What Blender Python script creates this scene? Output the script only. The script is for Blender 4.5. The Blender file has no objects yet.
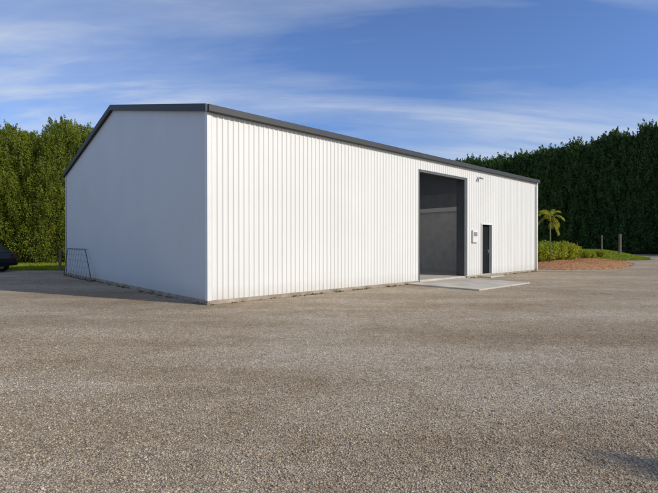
import bpy, bmesh, math, random
import numpy as np
from mathutils import Vector, Matrix
random.seed(7); rng=np.random.default_rng(7)
sc=bpy.context.scene
col=sc.collection
R=math.radians

# ------------------------------------------------------------ helpers
def link(o):
    col.objects.link(o); return o
def new_mesh(name, verts, faces, mat=None, smooth=False, parent=None):
    me=bpy.data.meshes.new(name)
    me.from_pydata([tuple(v) for v in verts],[],[tuple(f) for f in faces])
    me.update()
    if smooth:
        me.polygons.foreach_set("use_smooth",[True]*len(me.polygons))
    o=bpy.data.objects.new(name,me)
    if mat: me.materials.append(mat)
    link(o)
    if parent: o.parent=parent
    return o
def np_mesh(name, V, F, mat=None, parent=None, smooth=False):
    me=bpy.data.meshes.new(name)
    n=F.shape[1]
    me.vertices.add(len(V)); me.vertices.foreach_set("co",V.astype(np.float32).ravel())
    me.loops.add(F.size); me.loops.foreach_set("vertex_index",F.astype(np.int32).ravel())
    me.polygons.add(len(F)); me.polygons.foreach_set("loop_start",np.arange(0,F.size,n,dtype=np.int32))
    try: me.polygons.foreach_set("loop_total",np.full(len(F),n,dtype=np.int32))
    except Exception: pass
    me.update(calc_edges=True)
    me.validate()
    if not smooth: me.polygons.foreach_set("use_smooth",np.zeros(len(me.polygons),dtype=bool))
    if mat: me.materials.append(mat)
    o=bpy.data.objects.new(name,me); link(o)
    if parent: o.parent=parent
    return o
class MB:
    def __init__(s): s.v=[]; s.f=[]
    def box(s,a,b):
        i=len(s.v)
        x0,y0,z0=a; x1,y1,z1=b
        s.v+=[(x0,y0,z0),(x1,y0,z0),(x1,y1,z0),(x0,y1,z0),(x0,y0,z1),(x1,y0,z1),(x1,y1,z1),(x0,y1,z1)]
        s.f+=[tuple(i+k for k in q) for q in [(0,3,2,1),(4,5,6,7),(0,1,5,4),(1,2,6,5),(2,3,7,6),(3,0,4,7)]]
        return s
    def tube(s,pts,rad,n=8):
        pts=[Vector(p) for p in pts]
        if not hasattr(rad,'__len__'): rad=[rad]*len(pts)
        base=len(s.v)
        for k,p in enumerate(pts):
            d=(pts[min(k+1,len(pts)-1)]-pts[max(k-1,0)]).normalized()
            up=Vector((0,0,1)) if abs(d.z)<.9 else Vector((1,0,0))
            a=d.cross(up).normalized(); b=d.cross(a)
            for j in range(n):
                t=2*math.pi*j/n
                s.v.append(tuple(p+(a*math.cos(t)+b*math.sin(t))*rad[k]))
        for k in range(len(pts)-1):
            for j in range(n):
                s.f.append((base+k*n+j,base+k*n+(j+1)%n,base+(k+1)*n+(j+1)%n,base+(k+1)*n+j))
        s.f.append(tuple(base+j for j in range(n))[::-1])
        s.f.append(tuple(base+(len(pts)-1)*n+j for j in range(n)))
        return s
    def prism(s,poly,axis,a,b):
        i=len(s.v); n=len(poly)
        for w in (a,b):
            for (p,q) in poly:
                s.v.append({'x':(w,p,q),'y':(p,w,q),'z':(p,q,w)}[axis])
        s.f.append(tuple(i+k for k in range(n))); s.f.append(tuple(i+n+k for k in range(n))[::-1])
        for k in range(n):
            s.f.append((i+k,i+(k+1)%n,i+n+(k+1)%n,i+n+k))
        return s
    def obj(s,name,mat,parent=None,smooth=False,bevel=0):
        o=new_mesh(name,s.v,s.f,mat,smooth,parent)
        bm=bmesh.new(); bm.from_mesh(o.data); bmesh.ops.recalc_face_normals(bm,faces=bm.faces); bm.to_mesh(o.data); bm.free()
        if bevel:
            m=o.modifiers.new('bevel','BEVEL'); m.width=bevel; m.segments=2; m.limit_method='ANGLE'
        return o
def empty(name,loc,label,cat,rot=0,group=None):
    o=bpy.data.objects.new(name,None); o.location=loc; o.rotation_euler=(0,0,rot); o.empty_display_size=.3
    link(o); tag(o,label,cat,group); return o
def tag(o,label,cat,group=None):
    o["label"]=label; o["category"]=cat
    if group: o["group"]=group
def struct(o,label=None,cat=None,kind="structure"):
    o["kind"]=kind
    if label: o["label"]=label
    if cat: o["category"]=cat
def copy_thing(src,loc,rot,scale,label=None):
    c=src.copy(); link(c); c.location=loc; c.rotation_euler=(0,0,rot); c.scale=scale
    if label: c["label"]=label
    for ch in [x for x in src.children]:
        k=ch.copy(); link(k); k.parent=c
    return c

# ------------------------------------------------------------ materials
def mat(name):
    m=bpy.data.materials.new(name); m.use_nodes=True
    nt=m.node_tree; b=nt.nodes['Principled BSDF']; return m,nt,b
def N(nt,t,**kw):
    n=nt.nodes.new(t)
    for k,v in kw.items():
        if k.startswith('_'): setattr(n,k[1:],v)
        else: n.inputs[k.replace('__',' ')].default_value=v
    return n
def ramp(nt,fac,stops):
    r=nt.nodes.new('ShaderNodeValToRGB')
    e=r.color_ramp.elements
    while len(e)<len(stops): e.new(.5)
    for i,(p,c) in enumerate(stops):
        e[i].position=p; e[i].color=(c[0],c[1],c[2],1) if hasattr(c,'__len__') else (c,c,c,1)
    nt.links.new(fac,r.inputs[0]); return r
def mixc(nt,fac,a,b,bt='MIX'):
    m=nt.nodes.new('ShaderNodeMix'); m.data_type='RGBA'; m.blend_type=bt
    for s,v in ((0,fac),(6,a),(7,b)):
        if hasattr(v,'is_linked') or hasattr(v,'links'): nt.links.new(v,m.inputs[s])
        elif s==0: m.inputs[0].default_value=v
        else: m.inputs[s].default_value=(v[0],v[1],v[2],1)
    return m.outputs[2]
def simple(name,c,rough=.5,metal=0,var=.15,scale=3,bump=0,bscale=60,spec=.5):
    m,nt,b=mat(name)
    tc=N(nt,'ShaderNodeTexCoord'); n=N(nt,'ShaderNodeTexNoise',Scale=scale,Detail=6.0)
    nt.links.new(tc.outputs['Object'],n.inputs['Vector'])
    lo=[x*(1-var) for x in c]; hi=[min(1,x*(1+var)) for x in c]
    r=ramp(nt,n.outputs[0],[(.3,lo),(.7,hi)])
    nt.links.new(r.outputs[0],b.inputs['Base Color'])
    b.inputs['Roughness'].default_value=rough; b.inputs['Metallic'].default_value=metal; b.inputs['Specular IOR Level'].default_value=spec
    if bump:
        n2=N(nt,'ShaderNodeTexNoise',Scale=bscale,Detail=4.0); nt.links.new(tc.outputs['Object'],n2.inputs['Vector'])
        bp=N(nt,'ShaderNodeBump',Strength=bump,Distance=.02); nt.links.new(n2.outputs[0],bp.inputs['Height']); nt.links.new(bp.outputs[0],b.inputs['Normal'])
    return m
def cladding(name,c,dirt=(.42,.36,.28),bumps=.12):
    m,nt,b=mat(name)
    tc=N(nt,'ShaderNodeTexCoord'); sep=N(nt,'ShaderNodeSeparateXYZ')
    nt.links.new(tc.outputs['Object'],sep.inputs[0])
    n=N(nt,'ShaderNodeTexNoise',Scale=.6,Detail=5.0,Roughness=.5); nt.links.new(tc.outputs['Object'],n.inputs['Vector'])
    r=ramp(nt,n.outputs[0],[(.3,[x*.955 for x in c]),(.65,c)])
    n2=N(nt,'ShaderNodeTexNoise',Scale=5.0,Detail=6.0); nt.links.new(tc.outputs['Object'],n2.inputs['Vector'])
    mr=N(nt,'ShaderNodeMapRange'); mr.inputs[1].default_value=.1; mr.inputs[2].default_value=.45; mr.inputs[3].default_value=.6; mr.inputs[4].default_value=0
    nt.links.new(sep.outputs[2],mr.inputs[0])
    mu=N(nt,'ShaderNodeMath',_operation='MULTIPLY'); nt.links.new(mr.outputs[0],mu.inputs[0]); nt.links.new(n2.outputs[0],mu.inputs[1])
    c2=mixc(nt,mu.outputs[0],r.outputs[0],dirt)
    nt.links.new(c2,b.inputs['Base Color'])
    b.inputs['Roughness'].default_value=.5; b.inputs['Specular IOR Level'].default_value=.35
    n3=N(nt,'ShaderNodeTexNoise',Scale=1.2,Detail=2.0); nt.links.new(tc.outputs['Object'],n3.inputs['Vector'])
    bp=N(nt,'ShaderNodeBump',Strength=bumps,Distance=.03); nt.links.new(n3.outputs[0],bp.inputs['Height']); nt.links.new(bp.outputs[0],b.inputs['Normal'])
    return m
def foliage(name,dark,mid,light,transl=.25):
    m,nt,b=mat(name)
    g=N(nt,'ShaderNodeNewGeometry'); tc=N(nt,'ShaderNodeTexCoord')
    n=N(nt,'ShaderNodeTexNoise',Scale=.9,Detail=3.0); nt.links.new(tc.outputs['Object'],n.inputs['Vector'])
    a=N(nt,'ShaderNodeMath',_operation='MULTIPLY_ADD'); a.inputs[1].default_value=.40
    nt.links.new(g.outputs['Random Per Island'],a.inputs[0])
    s=N(nt,'ShaderNodeMath',_operation='MULTIPLY_ADD'); s.inputs[1].default_value=1.3; s.inputs[2].default_value=-.36
    nt.links.new(n.outputs[0],s.inputs[0]); nt.links.new(s.outputs[0],a.inputs[2])
    r=ramp(nt,a.outputs[0],[(.1,dark),(.5,mid),(.95,light)])
    oi=N(nt,'ShaderNodeObjectInfo'); rt=ramp(nt,oi.outputs['Random'],[(0,(.85,.92,.9)),(1,(1.13,1.07,1.0))])
    cc=mixc(nt,1.0,r.outputs[0],rt.outputs[0],'MULTIPLY')
    nt.links.new(cc,b.inputs['Base Color']); b.inputs['Roughness'].default_value=.6
    b.inputs['Specular IOR Level'].default_value=.25
    t=N(nt,'ShaderNodeBsdfTranslucent'); nt.links.new(cc,t.inputs[0])
    mx=N(nt,'ShaderNodeMixShader'); mx.inputs[0].default_value=transl
    nt.links.new(b.outputs[0],mx.inputs[1]); nt.links.new(t.outputs[0],mx.inputs[2])
    nt.links.new(mx.outputs[0],nt.nodes['Material Output'].inputs[0])
    return m

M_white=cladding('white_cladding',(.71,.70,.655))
M_gable_shaded=cladding('white_gable_cladding_shaded',(.57,.595,.615),bumps=.05)  # same white cladding, cool grey shade of this side put into the colour
M_trimw=simple('white_flashing',(.69,.68,.65),.5,var=.04)
M_char=simple('charcoal_steel',(.026,.030,.034),.6,var=.12)
M_dark=simple('dark_door_steel',(.008,.009,.010),.8,var=.2,spec=.15)
M_frame=simple('grey_door_steel',(.085,.09,.092),.5,var=.15)
M_lining=simple('upper_lining_grey',(.62,.63,.62),.8,var=.1)
M_int=simple('interior_lining',(.74,.72,.67),.8,var=.1)
M_conc=simple('concrete',(.47,.43,.36),.85,var=.2,scale=1.4,bump=.3)
M_plinth=simple('dirty_concrete',(.33,.27,.20),.9,var=.35,scale=2.5,bump=.5)
M_steel=simple('galvanised_steel',(.35,.36,.37),.4,metal=.6)
M_black=simple('black_pipe',(.02,.02,.022),.5)
M_rubber=simple('rubber',(.015,.015,.015),.85)
M_bark=simple('bark',(.11,.085,.06),.9,var=.4,scale=8,bump=.6,bscale=20)
M_wood=simple('weathered_wood',(.17,.13,.095),.9,var=.35,scale=9,bump=.4)
M_folL=foliage('yellow_green_foliage',(.065,.09,.010),(.185,.225,.020),(.33,.335,.035),.4)
M_folR=foliage('dark_green_foliage',(.028,.060,.018),(.072,.138,.036),(.135,.215,.052),.38)
M_shrub=foliage('lime_shrub_foliage',(.10,.14,.01),(.30,.34,.02),(.46,.45,.03),.35)
M_palm=foliage('palm_foliage',(.18,.22,.01),(.37,.38,.025),(.50,.48,.05),.4)
M_grass=foliage('grass_blades',(.11,.15,.01),(.24,.29,.018),(.35,.36,.03),.35)
M_weed=foliage('weed_leaves',(.05,.07,.015),(.11,.12,.03),(.20,.19,.06),.2)

def patchmap(nt,P):
    mp=N(nt,'ShaderNodeMapping'); mp.inputs['Rotation'].default_value=(0,0,R(-22)); mp.inputs['Scale'].default_value=(.14,.42,1)
    nt.links.new(P,mp.inputs[0])
    n=N(nt,'ShaderNodeTexNoise',Scale=1.4,Detail=7.0,Roughness=.62,Distortion=.5); nt.links.new(mp.outputs[0],n.inputs['Vector'])
    return ramp(nt,n.outputs[0],[(.34,(.78,.72,.65)),(.5,(.97,.94,.895)),(.62,(1.12,1.13,1.15))])
def gravel_ground():
    m,nt,b=mat('gravel_ground')
    tc=N(nt,'ShaderNodeTexCoord'); P=tc.outputs['Object']
    v=N(nt,'ShaderNodeTexVoronoi',Scale=84.0); nt.links.new(P,v.inputs['Vector'])
    sp=N(nt,'ShaderNodeSeparateColor'); nt.links.new(v.outputs['Color'],sp.inputs[0])
    stone=ramp(nt,sp.outputs[0],[(0,(.20,.168,.125)),(.3,(.345,.30,.235)),(.75,(.46,.42,.35)),(1,(.60,.56,.49))])
    edge=ramp(nt,v.outputs['Distance'],[(.3,1.0),(.8,.5)])
    c=mixc(nt,1.0,stone.outputs[0],edge.outputs[0],'MULTIPLY')
    v2=N(nt,'ShaderNodeTexVoronoi',Scale=22.0); nt.links.new(P,v2.inputs['Vector'])
    sp2=N(nt,'ShaderNodeSeparateColor'); nt.links.new(v2.outputs['Color'],sp2.inputs[0])
    r2=ramp(nt,sp2.outputs[1],[(.0,.84),(.5,1.0),(1,1.13)])
    c=mixc(nt,.7,c,r2.outputs[0],'MULTIPLY')
    c=mixc(nt,1.0,c,patchmap(nt,P).outputs[0],'MULTIPLY')
    n4=N(nt,'ShaderNodeTexNoise',Scale=1.8,Detail=8.0,Roughness=.7); nt.links.new(P,n4.inputs['Vector'])
    r4=ramp(nt,n4.outputs[0],[(.3,(.79,.74,.67)),(.5,1.0),(.7,1.12)])
    c=mixc(nt,.8,c,r4.outputs[0],'MULTIPLY')
    n5=N(nt,'ShaderNodeTexNoise',Scale=9.0,Detail=9.0,Roughness=.8); nt.links.new(P,n5.inputs['Vector'])
    r5=ramp(nt,n5.outputs[0],[(.32,.74),(.5,1.0),(.68,1.24)])
    c=mixc(nt,.8,c,r5.outputs[0],'MULTIPLY')
    c=mixc(nt,1.0,c,(1.23,1.135,1.02),'MULTIPLY')
    nt.links.new(c,b.inputs['Base Color']); b.inputs['Roughness'].default_value=.95; b.inputs['Specular IOR Level'].default_value=.15
    inv=N(nt,'ShaderNodeMath',_operation='MULTIPLY_ADD'); inv.inputs[1].default_value=-1; inv.inputs[2].default_value=1
    nt.links.new(v.outputs['Distance'],inv.inputs[0])
    ad=N(nt,'ShaderNodeMath',_operation='ADD'); nt.links.new(inv.outputs[0],ad.inputs[0]); nt.links.new(n5.outputs[0],ad.inputs[1])
    bp=N(nt,'ShaderNodeBump',Strength=.8,Distance=.010); nt.links.new(ad.outputs[0],bp.inputs['Height']); nt.links.new(bp.outputs[0],b.inputs['Normal'])
    return m
M_gravel=gravel_ground()
def pebble_mat():
    m,nt,b=mat('pebble_stone')
    g=N(nt,'ShaderNodeNewGeometry')
    r=ramp(nt,g.outputs['Random Per Island'],[(0,(.16,.13,.095)),(.22,(.32,.275,.21)),(.5,(.42,.375,.305)),(.8,(.50,.46,.385)),(.93,(.50,.41,.28)),(1,(.66,.625,.55))])
    tc=N(nt,'ShaderNodeTexCoord')
    c=mixc(nt,1.0,r.outputs[0],patchmap(nt,tc.outputs['Object']).outputs[0],'MULTIPLY')
    c=mixc(nt,1.0,c,(1.02,.975,.93),'MULTIPLY')
    nt.links.new(c,b.inputs['Base Color']); b.inputs['Roughness'].default_value=.9; b.inputs['Specular IOR Level'].default_value=.2
    return m
M_peb=pebble_mat()
M_mulch=simple('bark_mulch',(.37,.175,.065),.95,var=.35,scale=5,bump=.5,bscale=25)
M_lawn=simple('lawn_soil',(.24,.29,.028),.95,var=.3,scale=1.5,bump=.6,bscale=15)
M_road=simple('asphalt',(.20,.20,.20),.9,var=.2,scale=1)
M_field=simple('far_pasture',(.07,.10,.025),.95,var=.3,scale=.1)
def fill_panel_mat():  # for the added roof panels that let light into the interior
    m,nt,b=mat('translucent_fill_panel')
    b.inputs['Base Color'].default_value=(.7,.72,.7,1)
    t=N(nt,'ShaderNodeBsdfTranslucent'); t.inputs[0].default_value=(.7,.7,.68,1)
    mx=N(nt,'ShaderNodeMixShader'); mx.inputs[0].default_value=.6
    nt.links.new(b.outputs[0],mx.inputs[1]); nt.links.new(t.outputs[0],mx.inputs[2]); nt.links.new(mx.outputs[0],nt.nodes['Material Output'].inputs[0]); return m
M_fill_panel=fill_panel_mat()

# ------------------------------------------------------------ camera
cam=bpy.data.cameras.new('camera'); co=bpy.data.objects.new('camera',cam); link(co)
cam.sensor_width=36; cam.lens=36*444/658; cam.clip_end=3000; cam.clip_start=.05
co.location=(0,0,1.5); co.rotation_euler=(R(90-.45),0,0); sc.camera=co

# ------------------------------------------------------------ light
ELEV=29; SUNAZ=math.atan2(.91,-.41)
sd=Vector((math.sin(SUNAZ)*math.cos(R(ELEV)),math.cos(SUNAZ)*math.cos(R(ELEV)),math.sin(R(ELEV))))
sun=bpy.data.lights.new('sun','SUN'); so=bpy.data.objects.new('sun',sun); link(so)
sun.energy=3.7; sun.angle=R(.53); sun.color=(1,.92,.79)
so.rotation_euler=sd.to_track_quat('Z','Y').to_euler(); so.location=(20,-10,20)
w=bpy.data.worlds.new('World'); sc.world=w; w.use_nodes=True; nt=w.node_tree
bg=nt.nodes['Background']
sky=N(nt,'ShaderNodeTexSky'); sky.sky_type='NISHITA'; sky.sun_disc=False
sky.sun_elevation=R(ELEV); sky.sun_rotation=SUNAZ; sky.altitude=50; sky.air_density=1.0; sky.dust_density=.5; sky.ozone_density=2.5
tc=N(nt,'ShaderNodeTexCoord'); sx=N(nt,'ShaderNodeSeparateXYZ'); nt.links.new(tc.outputs['Generated'],sx.inputs[0])
za=N(nt,'ShaderNodeMath',_operation='MAXIMUM'); nt.links.new(sx.outputs[2],za.inputs[0]); za.inputs[1].default_value=0
zb=N(nt,'ShaderNodeMath',_operation='ADD'); nt.links.new(za.outputs[0],zb.inputs[0]); zb.inputs[1].default_value=.20
dx=N(nt,'ShaderNodeMath',_operation='DIVIDE'); dy=N(nt,'ShaderNodeMath',_operation='DIVIDE')
nt.links.new(sx.outputs[0],dx.inputs[0]); nt.links.new(zb.outputs[0],dx.inputs[1])
nt.links.new(sx.outputs[1],dy.inputs[0]); nt.links.new(zb.outputs[0],dy.inputs[1])
cb=N(nt,'ShaderNodeCombineXYZ'); nt.links.new(dx.outputs[0],cb.inputs[0]); nt.links.new(dy.outputs[0],cb.inputs[1])
mp=N(nt,'ShaderNodeMapping'); mp.inputs['Rotation'].default_value=(0,0,R(24)); mp.inputs['Scale'].default_value=(.48,2.0,1); mp.inputs['Location'].default_value=(3.1,.4,0)
nt.links.new(cb.outputs[0],mp.inputs[0])
c1=N(nt,'ShaderNodeTexNoise',Scale=1.1,Detail=11.0,Roughness=.57,Distortion=.4); nt.links.new(mp.outputs[0],c1.inputs['Vector'])
mp2=N(nt,'ShaderNodeMapping'); mp2.inputs['Rotation'].default_value=(0,0,R(24)); mp2.inputs['Scale'].default_value=(.5,1.0,1); mp2.inputs['Location'].default_value=(1.3,3.2,0)
nt.links.new(cb.outputs[0],mp2.inputs[0])
c2=N(nt,'ShaderNodeTexNoise',Scale=1.0,Detail=5.0); nt.links.new(mp2.outputs[0],c2.inputs['Vector'])
sm=N(nt,'ShaderNodeMath',_operation='MULTIPLY_ADD'); sm.inputs[1].default_value=.6; nt.links.new(c2.outputs[0],sm.inputs[0]); nt.links.new(c1.outputs[0],sm.inputs[2])
hz=N(nt,'ShaderNodeMapRange'); hz.inputs[1].default_value=.0; hz.inputs[2].default_value=.45; hz.inputs[3].default_value=.05; hz.inputs[4].default_value=0
nt.links.new(sx.outputs[2],hz.inputs[0])
sm2=N(nt,'ShaderNodeMath',_operation='ADD'); nt.links.new(sm.outputs[0],sm2.inputs[0]); nt.links.new(hz.outputs[0],sm2.inputs[1])
cr=ramp(nt,sm2.outputs[0],[(.70,.03),(.86,.30),(1.02,.80)])
skc=mixc(nt,1.0,sky.outputs[0],(.80,1.02,1.44),'MULTIPLY')
fin=mixc(nt,cr.outputs[0],skc,(5.9,6.5,7.4))
nt.links.new(fin,bg.inputs[0]); bg.inputs[1].default_value=.108
sc.view_settings.view_transform='Standard'; sc.view_settings.look='None'; sc.view_settings.exposure=0

# ------------------------------------------------------------ ground
g=new_mesh('ground',[(-700,-700,0),(700,-700,0),(700,700,0),(-700,700,0)],[(0,1,2,3)],M_gravel)
struct(g,"brown grey crushed gravel yard around the shed","gravel yard")

def sheet(name,pts,z,m):
    n=len(pts)
    return new_mesh(name,[(x,y,z) for x,y in pts],[tuple(range(n))],m)
lawnL=sheet('lawn',[(-13.6,24.6),(-16,24.3),(-22,24.1),(-34,24.5),(-60,25.5),(-60,60),(-8,60),(-8,36),(-12,29)],.004,M_lawn)
struct(lawnL,"strip of bright green grass under the trees","grass")
def sst(a,b,x):
    t=min(1,max(0,(x-a)/(b-a))); return t*t*(3-2*t)
def lawnz(x,y):
    return .62*sst(36,46,y)*(1-sst(25.5+ (y-40)*.5,30+(y-40)*.5,x))*sst(6,10,x)*(1-sst(62,75,y))
v=[];f=[]; nx,ny=60,70
for j in range(ny+1):
    for i in range(nx+1):
        y=33.5+j*(76-33.5)/ny; x=6+(29.5+ (y-40)*.5*(1 if y>40 else 0)-6)*i/nx
        if y<40: x=6+(16.5+(y-33.5)*2.0-6)*i/nx
        v.append((x,y,.006+lawnz(x,y)))
for j in range(ny):
    for i in range(nx):
        a=j*(nx+1)+i; f.append((a,a+1,a+nx+2,a+nx+1))
lawnR=new_mesh('lawn',v,f,M_lawn,True)
struct(lawnR,"sunlit mown grass bank beyond the planted bed","grass")
field=sheet('pasture',[(-700,61),(-9,61),(-9,77),(48.5,77),(48.5,61),(700,61),(700,700),(-700,700)],.004,M_field)
struct(field,"open pasture beyond the trees","pasture")
road=sheet('road',[(34,47.5),(80,44),(80,53.5),(39.5,55),(36,50)],.010,M_road)
struct(road,"sealed grey road running past the shelter trees","road")

def pebbles(name,n,d0,d1,smin,smax,spread=.92):
    t=(1+5**.5)/2
    iv=np.array([(-1,t,0),(1,t,0),(-1,-t,0),(1,-t,0),(0,-1,t),(0,1,t),(0,-1,-t),(0,1,-t),(t,0,-1),(t,0,1),(-t,0,-1),(-t,0,1)],float)/1.9
    fa=np.array([(0,11,5),(0,5,1),(0,1,7),(0,7,10),(0,10,11),(1,5,9),(5,11,4),(11,10,2),(10,7,6),(7,1,8),(3,9,4),(3,4,2),(3,2,6),(3,6,8),(3,8,9),(4,9,5),(2,4,11),(6,2,10),(8,6,7),(9,8,1)])
    d=d0+(d1-d0)*rng.random(n)**1.15; x=(rng.random(n)*2-1)*spread*(d+.3)
    s=smin+(smax-smin)*rng.random(n)**2.4
    sc3=np.stack([s*(.7+.6*rng.random(n)),s*(.6+.5*rng.random(n)),s*(.4+.4*rng.random(n))],1)*.5
    V=iv[None]*(1+.22*(rng.random((n,12,1))-.5)*2)*sc3[:,None,:]
    a=rng.random(n)*6.283; ca,sa=np.cos(a)[:,None],np.sin(a)[:,None]
    X=V[...,0]*ca-V[...,1]*sa; Y=V[...,0]*sa+V[...,1]*ca
    tl=(rng.random(n)-.5)[:,None]*.8
    Z=V[...,2]+X*tl*.5
    V=np.stack([X+x[:,None],Y+d[:,None],Z+(sc3[:,2]*.45)[:,None]],2).reshape(-1,3)
    F=(fa[None]+(np.arange(n)*12)[:,None,None]).reshape(-1,3)
    o=np_mesh(name,V,F,M_peb); struct(o,"loose crushed stones lying on the yard","gravel","stuff"); return o
pebbles('gravel',100000,1.9,7.8,.006,.018)
pebbles('gravel',7500,1.9,10.2,.012,.026,.9)

# ------------------------------------------------------------ shed
ANG=math.atan2(.677,.736)
shed=empty('steel_shed',(-2.93,10.74,0),"large white ribbed steel shed with charcoal gable roof","shed",ANG)
L=19.0; W=14.2; HE=4.84; HR=6.42; ZB=.10
def profile(u0,u1,pitch,depth,extra):
    def off(u):
        p=((u-u0)%pitch)/pitch
        if p<.54: return 0.
        if p<.68: return (p-.54)/.14*depth
        if p<.86: return depth
        return (1-p)/.14*depth
    us=set([u0,u1]+extra)
    k=0
    while u0+k*pitch<u1:
        for f in (0,.54,.68,.86):
            u=u0+(k+f)*pitch
            if u<u1: us.add(u)
        k+=1
    us=sorted(us); return [(u,off(u+1e-7) if u<u1 else 0.) for u in us]
def corr_wall(name,u0,u1,ztop,openings,pitch,depth,place,zb=ZB,m=None):
    extra=[e for o in openings for e in (o[0],o[1])]
    pr=profile(u0,u1,pitch,depth,extra)
    v=[];f=[]
    for (a,oa),(b,ob) in zip(pr[:-1],pr[1:]):
        mid=(a+b)/2; segs=[(zb,None)]
        for o in openings:
            if o[0]<mid<o[1]:
                segs=[(o[3],None)] if o[2]<=zb+.001 else [(zb,o[2]),(o[3],None)]
        for lo,hi in segs:
            i=len(v)
            za=hi if hi else ztop(a); zb2=hi if hi else ztop(b)
            v+=[place(a,oa,lo),place(b,ob,lo),place(b,ob,zb2),place(a,oa,za)]
            f.append((i,i+1,i+2,i+3))
    o=new_mesh(name,v,f,m or M_white,parent=shed)
    return o
D0,D1,DT=8.53,11.66,4.14
P0,P1,PT=13.15,14.02,2.32
roofz=lambda t: HE-.14+(HR-HE)*(1-abs(t-W/2)/(W/2))
corr_wall('front_wall',0,L,lambda u:HE-.12,[(D0,D1,0,DT),(P0,P1,0,PT)],.152,.016,lambda u,o,z:(u,-o,z))
corr_wall('back_wall',0,L,lambda u:HE-.12,[],.152,.016,lambda u,o,z:(u,W+o,z))
corr_wall('gable_wall',0.0,W,roofz,[],.152,.003,lambda u,o,z:(-o,u,z),m=M_gable_shaded)
corr_wall('gable_wall',0.0,W,roofz,[],.152,.003,lambda u,o,z:(L+o,u,z),m=M_gable_shaded)
MB().box((.01,.01,0),(L-.01,W-.01,ZB+.02)).obj('floor_slab',M_conc,shed)
pl=MB(); pl.box((-.03,-.030,0),(D0-.1,.009,ZB-.003)); pl.box((D1+.2,-.030,0),(L+.03,.009,ZB-.003)); pl.box((-.03,.011,0),(.008,W+.03,ZB-.003)); pl.box((L-.008,.011,0),(L+.03,W+.03,ZB-.003)); pl.box((.01,W-.009,0),(L-.01,W+.03,ZB-.003))
pl.obj('concrete_base',M_plinth,shed,bevel=.006)
for (x,y) in ((0,0),(L,0),(0,W),(L,W)):
    cx=-1 if x==0 else 1; cy=-1 if y==0 else 1
    p=[(x+cx*.029,y+cy*.029),(x-cx*.09,y+cy*.029),(x-cx*.09,y+cy*.024),(x+cx*.024,y+cy*.024),(x+cx*.024,y-cy*.09),(x+cx*.029,y-cy*.09)]
    MB().prism(p,'z',ZB,HE-.12).obj('corner_flashing',M_trimw,shed)
rise=(HR-HE)
FILL=[(9.2,10.7),(12.15,13.65),(16.15,16.9)]  # unseen translucent roof strips, added to brighten the interior
pr=profile(-.10,L+.10,.25,.028,[])
for sgn in (-1,1):
    y0=-.06 if sgn<0 else W+.06; zz=HE-.05
    def strip(name,sel,m):
        v=[];f=[]
        for k in range(len(pr)-1):
            if sel((pr[k][0]+pr[k+1][0])/2):
                i=len(v)
                for (u,o) in (pr[k],pr[k+1]): v.append((u,y0,zz+o)); v.append((u,W/2,zz+rise+o))
                f.append((i,i+2,i+3,i+1))
        o=new_mesh(name,v,f,m,parent=shed)
        bm=bmesh.new(); bm.from_mesh(o.data); bmesh.ops.remove_doubles(bm,verts=bm.verts,dist=1e-5); bm.to_mesh(o.data); bm.free()
    strip('roof',lambda m:not any(a<m<b for a,b in FILL),M_char)
    for a,b in FILL: strip('added_fill_panel',lambda m:a<m<b,M_fill_panel)
MB().prism([(W/2-.22,HR-.065),(W/2,HR-.005),(W/2+.22,HR-.065),(W/2+.22,HR-.05),(W/2,HR+.012),(W/2-.22,HR-.05)],'x',-.11,L+.11).obj('ridge_cap',M_char,shed)
def barge(x0,x1):
    d=.175
    return MB().prism([(-.11,HE-.02-d),(W/2,HR-d+.0),(W+.11,HE-.02-d),(W+.11,HE-.02),(W/2,HR+.016),(-.11,HE-.02)],'x',x0,x1)
barge(-.115,-.05).obj('barge_board',M_char,shed)
barge(L+.05,L+.115).obj('barge_board',M_char,shed)
def gutter(ya,yb):
    y0,y1=sorted((ya,yb))
    return MB().box((-.049,y0,HE-.19),(L+.049,y1,HE-.02))
gutter(-.032,-.15).obj('gutter',M_char,shed,bevel=.012)
gutter(W+.032,W+.15).obj('gutter',M_char,shed,bevel=.012)
df=MB()
df.box((D0-.05,-.035,DT),(D1+.22,.10,DT+.10))
df.box((D0-.05,-.033,ZB+.021),(D0+.0,.2,DT-.002))
df.box((D1,-.035,ZB+.021),(D1+.22,.34,DT-.002))
df.obj('door_frame',M_frame,shed,bevel=.004)
rd=MB(); rd.tube([(D0+.03,.42,DT+.26),(D1-.03,.42,DT+.26)],.22,24); o=rd.obj('roller_door',M_frame,shed,True)
rd=MB(); rd.box((D0+.01,.14,DT-.03),(D1-.01,.18,DT+.12)); rd.obj('roller_door_curtain',M_char,shed)
xp=14.6
v=[];f=[]
pr2=profile(.05,W-.05,.30,.012,[])
for u,o in pr2: v+= [(xp-o,u,ZB+.02),(xp-o,u,3.1)]
for k in range(len(pr2)-1): f.append((2*k,2*k+2,2*k+3,2*k+1))
new_mesh('partition_wall',v,f,M_int,parent=shed)
MB().box((xp-.07,.06,3.1),(xp+.07,W-.06,3.30)).obj('partition_rail',simple('white_rail',(.88,.88,.86),.6,var=.03),shed)
MB().box((L-.25,.3,3.0),(L-.2,W-.3,HE-.3)).obj('upper_lining',M_lining,shed)
fr=MB()
for x in (4.75,8.3,14.25,18.6):
    for y in (.06,W-.26): fr.box((x-.07,y,ZB+.021),(x+.07,y+.2,HE-.35))
    fr.prism([(.06,HE-.55),(W/2,HR-.45),(W-.06,HE-.55),(W-.06,HE-.25),(W/2,HR-.15),(.06,HE-.25)],'x',x-.06,x+.06)
fr.obj('portal_frame',M_steel,shed)
pg=MB()
for z in (1.4,2.8,4.2):
    pg.box((.02,W-.12,z),(L-.02,W-.03,z+.1)); pg.box((.02,.03,z),(D0-.1,.12,z+.1))
pg.obj('wall_girt',M_steel,shed)
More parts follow.
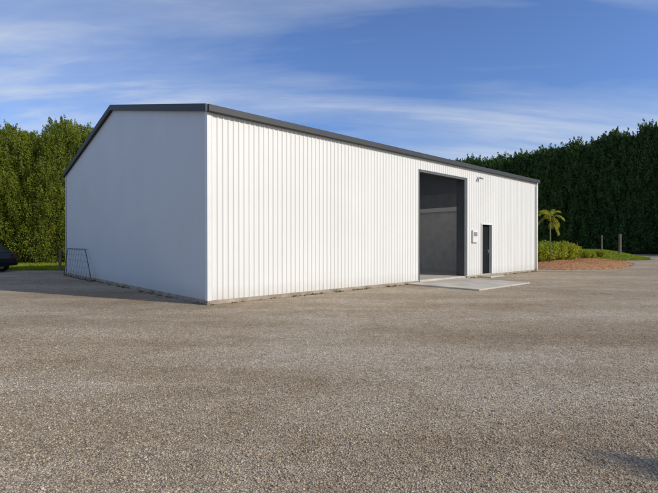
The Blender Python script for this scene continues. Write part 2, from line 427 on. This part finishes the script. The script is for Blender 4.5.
sdp=MB(); sdp.box((P0-.05,-.04,ZB+.021),(P0,.16,PT+.05)); sdp.box((P1,-.04,ZB+.021),(P1+.05,.16,PT+.05)); sdp.box((P0+.001,-.04,PT),(P1-.001,.16,PT+.05))
side=MB().box((P0+.003,.10,ZB+.022),(P1-.003,.14,PT-.003)).obj('side_door',M_dark,shed,bevel=.003)
sdp.obj('door_surround',M_trimw,side)
h=MB(); h.tube([(P1-.10,.10,1.12),(P1-.10,.04,1.12),(P1-.22,.035,1.12)],.012,8); h.box((P1-.125,.092,1.03),(P1-.075,.099,1.2)); h.obj('handle',M_steel,side)
dp=MB(); dp.tube([(L-.22,-.09,HE-.19),(L-.22,-.09,HE-.28),(L-.22,-.065,HE-.38),(L-.22,-.065,.08)],.035,10); dp.obj('downpipe',M_trimw,shed,True)
mb=MB(); mb.box((12.28,-.085,1.52),(12.72,-.022,2.06)); box=mb.obj('meter_box',M_trimw,shed,bevel=.01)
pn=MB(); pn.box((12.34,-.092,1.80),(12.62,-.086,1.97)); pn.obj('meter_box_window',simple('meter_glass',(.25,.25,.24),.3),box)
sl=MB(); sl.box((12.76,-.05,4.29),(12.88,-.022,4.40)); sl.tube([(12.82,-.05,4.35),(12.82,-.12,4.35)],.015,8); lampb=sl.obj('security_light',M_trimw,shed)
for dxx in (-.05,.07):
    s2=MB(); s2.tube([(12.82+dxx,-.09,4.35),(12.82+dxx*1.1,-.13,4.33),(12.82+dxx*1.3,-.19,4.29)],[.02,.035,.04],12); s2.obj('lamp_head',M_steel,lampb,True)

apr=MB().box((7.75,-2.85,0),(11.45,-.037,.05)).box((D0+.002,-.0365,0),(D1-.002,.008,.118)).obj('pavement',M_conc,None,bevel=.01)
apr.matrix_world=Matrix.Translation(shed.location)@Matrix.Rotation(ANG,4,'Z')
struct(apr,"pale concrete apron in front of the open roller door","concrete apron")
step=MB().box((12.95,-.55,0),(14.2,-.042,.05)).obj('door_step',M_conc,None,bevel=.01)
step.matrix_world=apr.matrix_world.copy()
tag(step,"small concrete slab at the dark side door","doorstep")
def B2W(s,t,z=0): 
    p=Matrix.Rotation(ANG,3,'Z')@Vector((s,t,z)); return Vector((p.x-2.93,p.y+10.74,z))

# ------------------------------------------------------------ leaf generators
def leaves(name,C,size,mat_,parent=None,asp=.5,upbias=0):
    n=len(C)
    u=rng.normal(size=(n,3)); 
    if upbias: u[:,2]=np.abs(u[:,2])+upbias
    u/=np.linalg.norm(u,axis=1)[:,None]
    w_=rng.normal(size=(n,3)); v=np.cross(u,w_); v/=np.linalg.norm(v,axis=1)[:,None]
    s=size*(.6+.8*rng.random(n))[:,None]
    V=np.stack([C-u*s,C-v*s*asp,C+u*s,C+v*s*asp],1).reshape(-1,3)
    F=np.arange(n*4).reshape(n,4)
    return np_mesh(name,V,F,mat_,parent)
def make_tree(name,H,Rr,nb,per,size,fol,label,cat,shape,rise_=.25,sig=.22,asp=.5,group=None,z0=.05,jit=.3,upb=.0,plumes=0,pl_len=1.0,pl_n=60):
    e=empty(name,(0,0,0),label,cat,group=group)
    tm=MB(); pts=[(0,0,-.1)]; k=7
    for i in range(1,k+1): pts.append((random.uniform(-.02,.02)*H*.4*(i/k),random.uniform(-.02,.02)*H*.4*(i/k),H*.93*i/k))
    r0=H*.016+.04
    tm.tube(pts,[r0*(1-.9*i/k) for i in range(k+1)],9)
    C=[]
    for b in range(nb):
        h=z0+(1-z0)*(b+random.random())/nb
        az=b*2.39996+random.uniform(-.5,.5); ln=Rr*shape(h)*random.uniform(1-jit,1+jit*.8)
        zc=h*H*.96-rise_*ln*.6
        d=Vector((math.cos(az),math.sin(az),0))
        tip=d*ln+Vector((0,0,zc+rise_*ln))
        if b%3==0 and h<.9: tm.tube([(0,0,max(.1,zc)),tuple(Vector((0,0,zc+rise_*ln*.3))+d*ln*.5),tuple(tip*1.0)],[.045*H/10,.03*H/10,.01],5)
        nc=max(2,int(per*(.35+.65*min(1,ln/Rr))))
        t=rng.random(nc)**.5
        base=np.array([0,0,zc])[None]+(np.array(tip)-np.array([0,0,zc]))[None]*t[:,None]
        sg=sig*(.35+.75*(1-t*.6))[:,None]*max(.3,min(1,ln/Rr+.1))
        C.append(base+rng.normal(size=(nc,3))*sg*np.array([.85,.85,1.1]))
    for b in range(plumes):
        h=random.uniform(.12,1.0)**.8; az=random.uniform(0,6.283); ln=Rr*shape(min(.985,h))*random.uniform(.75,1.08)
        q=np.array([math.cos(az)*ln,math.sin(az)*ln,h*H*.95])
        Lp=pl_len*random.uniform(.6,1.3)
        t=rng.random(pl_n)**1.15
        rad=(1-t)**.7*Lp*.25+.015
        an=rng.random(pl_n)*6.283; rr=rad*np.sqrt(rng.random(pl_n))
        lean=np.array([math.cos(az),math.sin(az)])*.25*Lp
        C.append(np.stack([q[0]+np.cos(an)*rr+lean[0]*t,q[1]+np.sin(an)*rr+lean[1]*t,q[2]-Lp*.45+t*Lp],1))
    C=np.concatenate(C)
    C[:,2]=np.maximum(C[:,2],.12)
    tm.obj('trunk',M_bark,e)
    leaves('crown',C,size,fol,e,asp,upb)
    return e
shp_full=lambda h: max(0,1-h**3.1)**.76*.97+.03
shp_left=lambda h: max(0,1-h**2.8)**.72*.97+.03

gR="tall dark shelter trees beyond the road"
lbR="tall dark green conifer in a dense shelter row"
base=[]
for i in range(5):
    base.append(make_tree('shelter_tree',17.0,random.uniform(2.3,2.7),190,110,.13,M_folR,lbR,"tree",shp_full,.8,.48,.42,gR,.02,.28,.6,180,1.8,80))
rowA=Vector((20.5,84,0)); rowB=Vector((53,50,0)); nrow=31
for k in range(nrow+8):
    t=k/(nrow-1); p=rowA.lerp(rowB,t)+Vector((random.uniform(-.5,.5),random.uniform(-.8,.8),0))
    s=random.uniform(.92,1.03)*(.97+.10*t); sw=random.uniform(.85,1.15)
    if k in (4,13,22): s*=1.03
    if k<5: base[k].location=p; base[k].rotation_euler=(0,0,random.random()*6); base[k].scale=(sw,sw,s)
    else: copy_thing(base[k%5],p,random.random()*6,(sw,sw,s))
for k in range(nrow+5):
    t=(k+.5)/(nrow-1); p=rowA.lerp(rowB,t)+Vector((1.8+random.uniform(-.6,.6),2.0+random.uniform(-.6,.6),0))
    s=random.uniform(.95,1.04)*(.97+.10*t); sw=random.uniform(1.05,1.3)
    copy_thing(base[(k+2)%5],p,random.random()*6,(sw,sw,s))

gL="sunlit yellow green trees beside the shed"
lbL="bushy yellow green conifer on the grass verge"
bl=[make_tree('conifer_tree',10.4,random.uniform(1.8,2.2),180,150,.056,M_folL,lbL,"tree",shp_left,1.0,.27,.42,gL,.02,.30,.6,230,.85,75) for _ in range(4)]
posL=[(-25.6,33.0,.94),(-23.2,32.4,1.0),(-20.9,33.2,.95),(-18.9,32.0,1.03),(-17.0,33.0,1.0),(-28.5,32.5,1.05),(-14.4,34,.87),(-31.5,33,1.0),(-24.3,35.6,1.04),(-22.0,36.0,1.12),(-19.6,35.4,1.08),(-27.6,37,1.1),(-35,33.5,1.02),(-12,35.5,.86),(-17.6,35.6,1.08),(-26.6,34.6,1.05),(-21.2,34.8,.98),(-24.6,32.0,.9),(-22.0,32.6,.95),(-19.9,32.2,.92),(-18.3,34.2,1.0)]
for k,(x,y,s) in enumerate(posL):
    sw=random.uniform(.95,1.2)
    if k<4: bl[k].location=(x,y,0); bl[k].scale=(sw,sw,s)
    else: copy_thing(bl[k%4],(x,y,0),random.random()*6,(sw,sw,s))
copy_thing(bl[0],(12.15,-1.50,0),1.0,(.36,.36,.615),"slim young conifer at the edge of the yard")

gS="lime green shrubs in the mulch bed"
def shrub(Rr,H,n=4200):
    e=empty('shrub',(0,0,0),"rounded lime green shrub on bark mulch","shrub",group=gS)
    tm=MB()
    for _ in range(6):
        a=random.random()*6.28; tm.tube([(0,0,-.05),(math.cos(a)*Rr*.3,math.sin(a)*Rr*.3,H*.45),(math.cos(a)*Rr*.6,math.sin(a)*Rr*.6,H*.8)],[.025,.018,.008],5)
    tm.obj('stem',M_bark,e)
    d=rng.normal(size=(n,3)); d/=np.linalg.norm(d,axis=1)[:,None]; r=rng.random(n)**.3
    lump=1+.12*np.sin(d[:,0]*7+1)*np.cos(d[:,1]*6)+.09*rng.normal(size=n)
    C=d*(r*lump)[:,None]*np.array([Rr,Rr,H*.5])+np.array([0,0,H*.5]); C[:,2]=np.maximum(C[:,2],.04)
    leaves('crown',C,.06,M_shrub,e,.5,.3); return e
sb=[shrub(.85,1.3),shrub(.8,1.25)]
sp_=[(14.6,30.0,1.0),(15.6,30.6,.95),(16.5,31.3,1.0),(17.4,32.1,.92),(13.7,29.4,1.0),(19.6,34.0,.5),(21.3,36.0,.38),(23.0,37.6,.45)]
for k,(x,y,s) in enumerate(sp_):
    if k<2: sb[k].location=(x,y,.32); sb[k].scale=(s,s,s)
    else: copy_thing(sb[k%2],(x,y,.30),random.random()*6,(s*1.05,s,s))

def bed():
    out=[(12.2,24.8),(13.4,24.6),(15.2,25.0),(17.0,26.1),(19.3,28.4),(21.4,31.4),(23.2,34.6),(24.2,37.6),(23.8,39.8),(21.8,39.0),(19.0,36.4),(16,34.0),(13.2,32.0),(11.6,28.9),(11.5,26.2)]
    n=len(out); P=[]
    for i in range(n):
        for t in (0,.25,.5,.75):
            a=Vector(out[i]); b=Vector(out[(i+1)%n]); P.append(a.lerp(b,t)+Vector((random.uniform(-.06,.06),random.uniform(-.06,.06))))
    c=Vector((17.2,31.4)); v=[];f=[]; rings=[(1,0),(.97,.04),(.92,.09),(.82,.15),(.6,.25),(.3,.32)]
    m=len(P)
    for s,z in rings:
        for p in P: 
            q=c.lerp(p,s); v.append((q.x,q.y,z+(.03*random.random() if z else .0)))
    v.append((c.x,c.y,.33))
    for r in range(len(rings)-1):
        for i in range(m): f.append((r*m+i,r*m+(i+1)%m,(r+1)*m+(i+1)%m,(r+1)*m+i))
    for i in range(m): f.append(((len(rings)-1)*m+i,(len(rings)-1)*m+(i+1)%m,len(v)-1))
    o=new_mesh('garden_bed',v,f,M_mulch,True); struct(o,"curved low bed of orange brown bark mulch","garden bed")
    C=[]
    for _ in range(12000):
        p=random.choice(P); k=random.random()**.5*1.03; q=c.lerp(p,k)
        z=np.interp(k,[0,.3,.6,.82,.92,.97,1,1.1],[.33,.32,.25,.15,.09,.04,0.01,0.01])+.015
        C.append((q.x+random.uniform(-.1,.1),q.y+random.uniform(-.1,.1),z))
    k=leaves('mulch_chips',np.array(C),.024,simple('bark_chips',(.39,.185,.07),.9,var=.35,scale=20),None,.5); struct(k,"loose bark chips on the planted bed","bark mulch","stuff")
bed()

def palm(loc,H):
    e=empty('palm_tree',loc,"small young palm with yellow green fronds","palm tree")
    tm=MB(); pts=[(.0,0,-.1),(.03,0,H*.3),(.0,.02,H*.6),(.02,.0,H*.78)]
    tm.tube(pts,[.055,.036,.03,.028],10); tm.tube([(.02,0,H*.78),(.02,0,H*.9)],[.045,.03],8); tm.obj('trunk',M_palmt,e,True)
    v=[];f=[]
    nf=13
    for i in range(nf):
        az=i*2.4+random.uniform(-.2,.2); el=random.uniform(-.1,1.2) if i%3 else 1.3
        ln=random.uniform(.85,1.25); p=Vector((.02,0,H*(.88 if i<10 else .78))); d=Vector((math.cos(az)*math.cos(el),math.sin(az)*math.cos(el),math.sin(el)))
        side=Vector((-math.sin(az),math.cos(az),0)); st=14
        prev=p.copy()
        for j in range(st):
            d=(d+Vector((0,0,-.17))).normalized(); q=prev+d*ln/st
            i0=len(v); wq=.010
            v+= [tuple(prev-side*wq),tuple(prev+side*wq),tuple(q+side*wq),tuple(q-side*wq)]; f.append((i0,i0+1,i0+2,i0+3))
            if j>1:
                ll=.26*math.sin(math.pi*(j+1)/(st+1.5))+.06
                for sg in (-1,1):
                    for dd in (0,.5):
                        b=prev.lerp(q,dd)
                        t=b+side*sg*ll*.6+d*ll*.6+Vector((0,0,-ll*random.uniform(.2,.9)))
                        m=b.lerp(t,.5)+d*.012; m2=b.lerp(t,.5)-d*.012
                        i0=len(v); v+=[tuple(b),tuple(m),tuple(t),tuple(m2)]; f.append((i0,i0+1,i0+2,i0+3))
            prev=q
    new_mesh('crown',v,f,M_palm,parent=e)
M_palmt=simple('palm_stem',(.20,.20,.08),.8,var=.3,scale=8)
palm((14.4,28.9,.22),3.35)

gp="weathered fence posts by the grass"
def post(loc,h,r):
    m=MB(); m.tube([(0,0,-.1),(0.01,0,h*.5),(0,0,h-.03),(0,0,h)],[r,r*.97,r*.95,r*.75],9); m.tube([(-r*1.05,0,h*.8),(r*1.05,0,h*.8)],.008,5)
    o=m.obj('fence_post',M_wood); o.location=loc; tag(o,"round weathered timber fence post standing in grass","fence post",gp); return o
for (x,y,h,r) in ((28.3,43.2,1.95,.13),(27.2,44.3,1.7,.07),(-14.6,24.1,1.15,.07)):
    post((x,y,lawnz(x,y)),h,r)

def panel():
    e=empty('mesh_panel',B2W(-.05,10.9),"black metal frame with grid mesh leaning on wall","metal panel",ANG)
    def P(y,h): 
        k=h/1.28; return (-.17*(1-k)-.03,y,max(.02,h*.97))
    b0,b1,t0,t1=-1.9,2.6,-.35,2.6; H=1.28
    fr=MB(); r=.016
    for a,b in (((b0,.02),(b1,.02)),((t0,H),(t1,H)),((b0,.02),(t0,H)),((b1,.02),(t1,H))): fr.tube([P(*a),P(*b)],r,8)
    fr.obj('frame',M_black,e)
    gm=MB(); n=11
    for i in range(1,n):
        y=b0+(b1-b0)*i/n; ht=H if y>t0 else H*(y-b0)/(t0-b0); gm.tube([P(y,.02),P(y,ht)],.004,5)
    for i in range(1,5):
        h=H*i/5; y0=b0+(t0-b0)*i/5; gm.tube([P(y0,h),P(b1,h)],.004,5)
    gm.obj('mesh_grid',M_black,e)
panel()

def car(loc,rot):
    M_p=simple('black_car_paint',(.006,.007,.010),.35,var=.05)
    M_g=simple('car_glass',(.01,.012,.015),.12,var=.02); M_r=simple('red_lens',(.20,.01,.01),.25)
    e=empty('parked_car',loc,"black hatchback car parked beside the grass","car",rot)
    body=[(-2.1,.32),(-2.15,.62),(-2.05,.85),(-1.1,.98),(-.75,1.0),(1.75,1.02),(2.02,.98),(2.1,.7),(2.08,.32),(1.72,.28),(1.62,.52),(1.35,.66),(1.08,.52),(.98,.26),(-1.0,.26),(-1.1,.52),(-1.37,.66),(-1.64,.52),(-1.74,.28)]
    b=MB().prism(body,'y',-.86,.86).obj('body',M_p,e,bevel=.05)
    cab=MB()
    v=[(-1.15,-.80,.96),(1.95,-.80,.99),(1.45,-.60,1.50),(-.25,-.60,1.52),(-1.15,.80,.96),(1.95,.80,.99),(1.45,.60,1.50),(-.25,.60,1.52)]
    f=[(0,1,2,3),(4,7,6,5),(1,5,6,2),(2,6,7,3),(3,7,4,0),(0,4,5,1)]
    cab.v=v; cab.f=f; cab.obj('cabin',M_p,e,bevel=.05)
    wn=MB()
    def pane(a,b_,c,d,off):
        i=len(wn.v); q=[Vector(x) for x in (a,b_,c,d)]; nn=(q[1]-q[0]).cross(q[3]-q[0]).normalized(); cc=sum(q,Vector())/4
        for p in q: wn.v.append(tuple(cc+(p-cc)*.86+nn*off))
        wn.f.append((i,i+1,i+2,i+3))
    pane(v[1],v[5],v[6],v[2],.012); pane(v[3],v[7],v[4],v[0],.012); pane(v[0],v[1],v[2],v[3],.012); pane(v[5],v[4],v[7],v[6],.012)
    wn.obj('window',M_g,e)
    for x in (-1.37,1.35):
        for y in (-.80,.80):
            wl=MB(); wl.tube([(x,y-.1,.31),(x,y-.07,.31),(x,y+.07,.31),(x,y+.1,.31)],[.27,.31,.31,.27],24); w_=wl.obj('tyre',M_rubber,e,False)
            MB().tube([(x,y-.106,.31),(x,y+.106,.31)],.18,16).obj('rim',M_steel,w_)
    for y in (-.7,.7):
        MB().box((2.06,y-.12,.72),(2.115,y+.12,.94)).obj('tail_light',M_r,e,bevel=.015)
        MB().box((-2.15,y-.14,.62),(-2.06,y+.14,.76)).obj('headlight',M_steel,e,bevel=.015)
    MB().box((2.07,-.84,.34),(2.16,.84,.50)).obj('bumper',M_dark,e,bevel=.03)
car((-18.75,22.9,0),R(-3))

def blades(name,pts,h,mat_,lab,wd=.012):
    n=len(pts); a=rng.random(n)*6.283; hh=h*(.5+rng.random(n)); ln=rng.normal(size=(n,2))*.4*hh[:,None]
    s=np.stack([np.cos(a),np.sin(a),np.zeros(n)],1)*wd
    top=pts+np.stack([ln[:,0],ln[:,1],hh],1)
    V=np.stack([pts-s,pts+s,top],1).reshape(-1,3); F=np.arange(3*n).reshape(n,3)
    o=np_mesh(name,V,F,mat_); struct(o,lab,"grass","stuff"); return o
n=60000
P=np.stack([-11-26*rng.random(n),24.2+9*rng.random(n)**1.4,np.zeros(n)],1)
P=P[(P[:,0]<-13.4)|(P[:,1]>29)]
blades('grass',P,.13,M_grass,"rough green grass under the trees",.02)
n=90000
P=np.stack([8+26*rng.random(n),34+24*rng.random(n)**1.2,np.zeros(n)],1)
P[:,2]=[lawnz(a,b) for a,b in P[:,:2]]
blades('grass',P[P[:,2]>.03],.13,M_grass,"green grass beyond the planted bed",.03)
C=[]
for _ in range(110):
    s=random.choice([random.uniform(0,8),random.uniform(12,19)]); t_=-.04-abs(random.gauss(0,.05)); r=random.uniform(.015,.06)
    b=B2W(s,t_); 
    for _ in range(12): C.append((b.x+random.gauss(0,r),b.y+random.gauss(0,r),abs(random.gauss(0,r*.5))+.005))
for _ in range(50):
    s=random.uniform(0,14.2); b=B2W(-.06-abs(random.gauss(0,.06)),s); r=random.uniform(.015,.05)
    for _ in range(12): C.append((b.x+random.gauss(0,r),b.y+random.gauss(0,r),abs(random.gauss(0,r*.5))+.005))
o=leaves('weeds',np.array(C),.02,M_weed,None,.4,.5); struct(o,"small weeds along the foot of the walls","weeds","stuff")
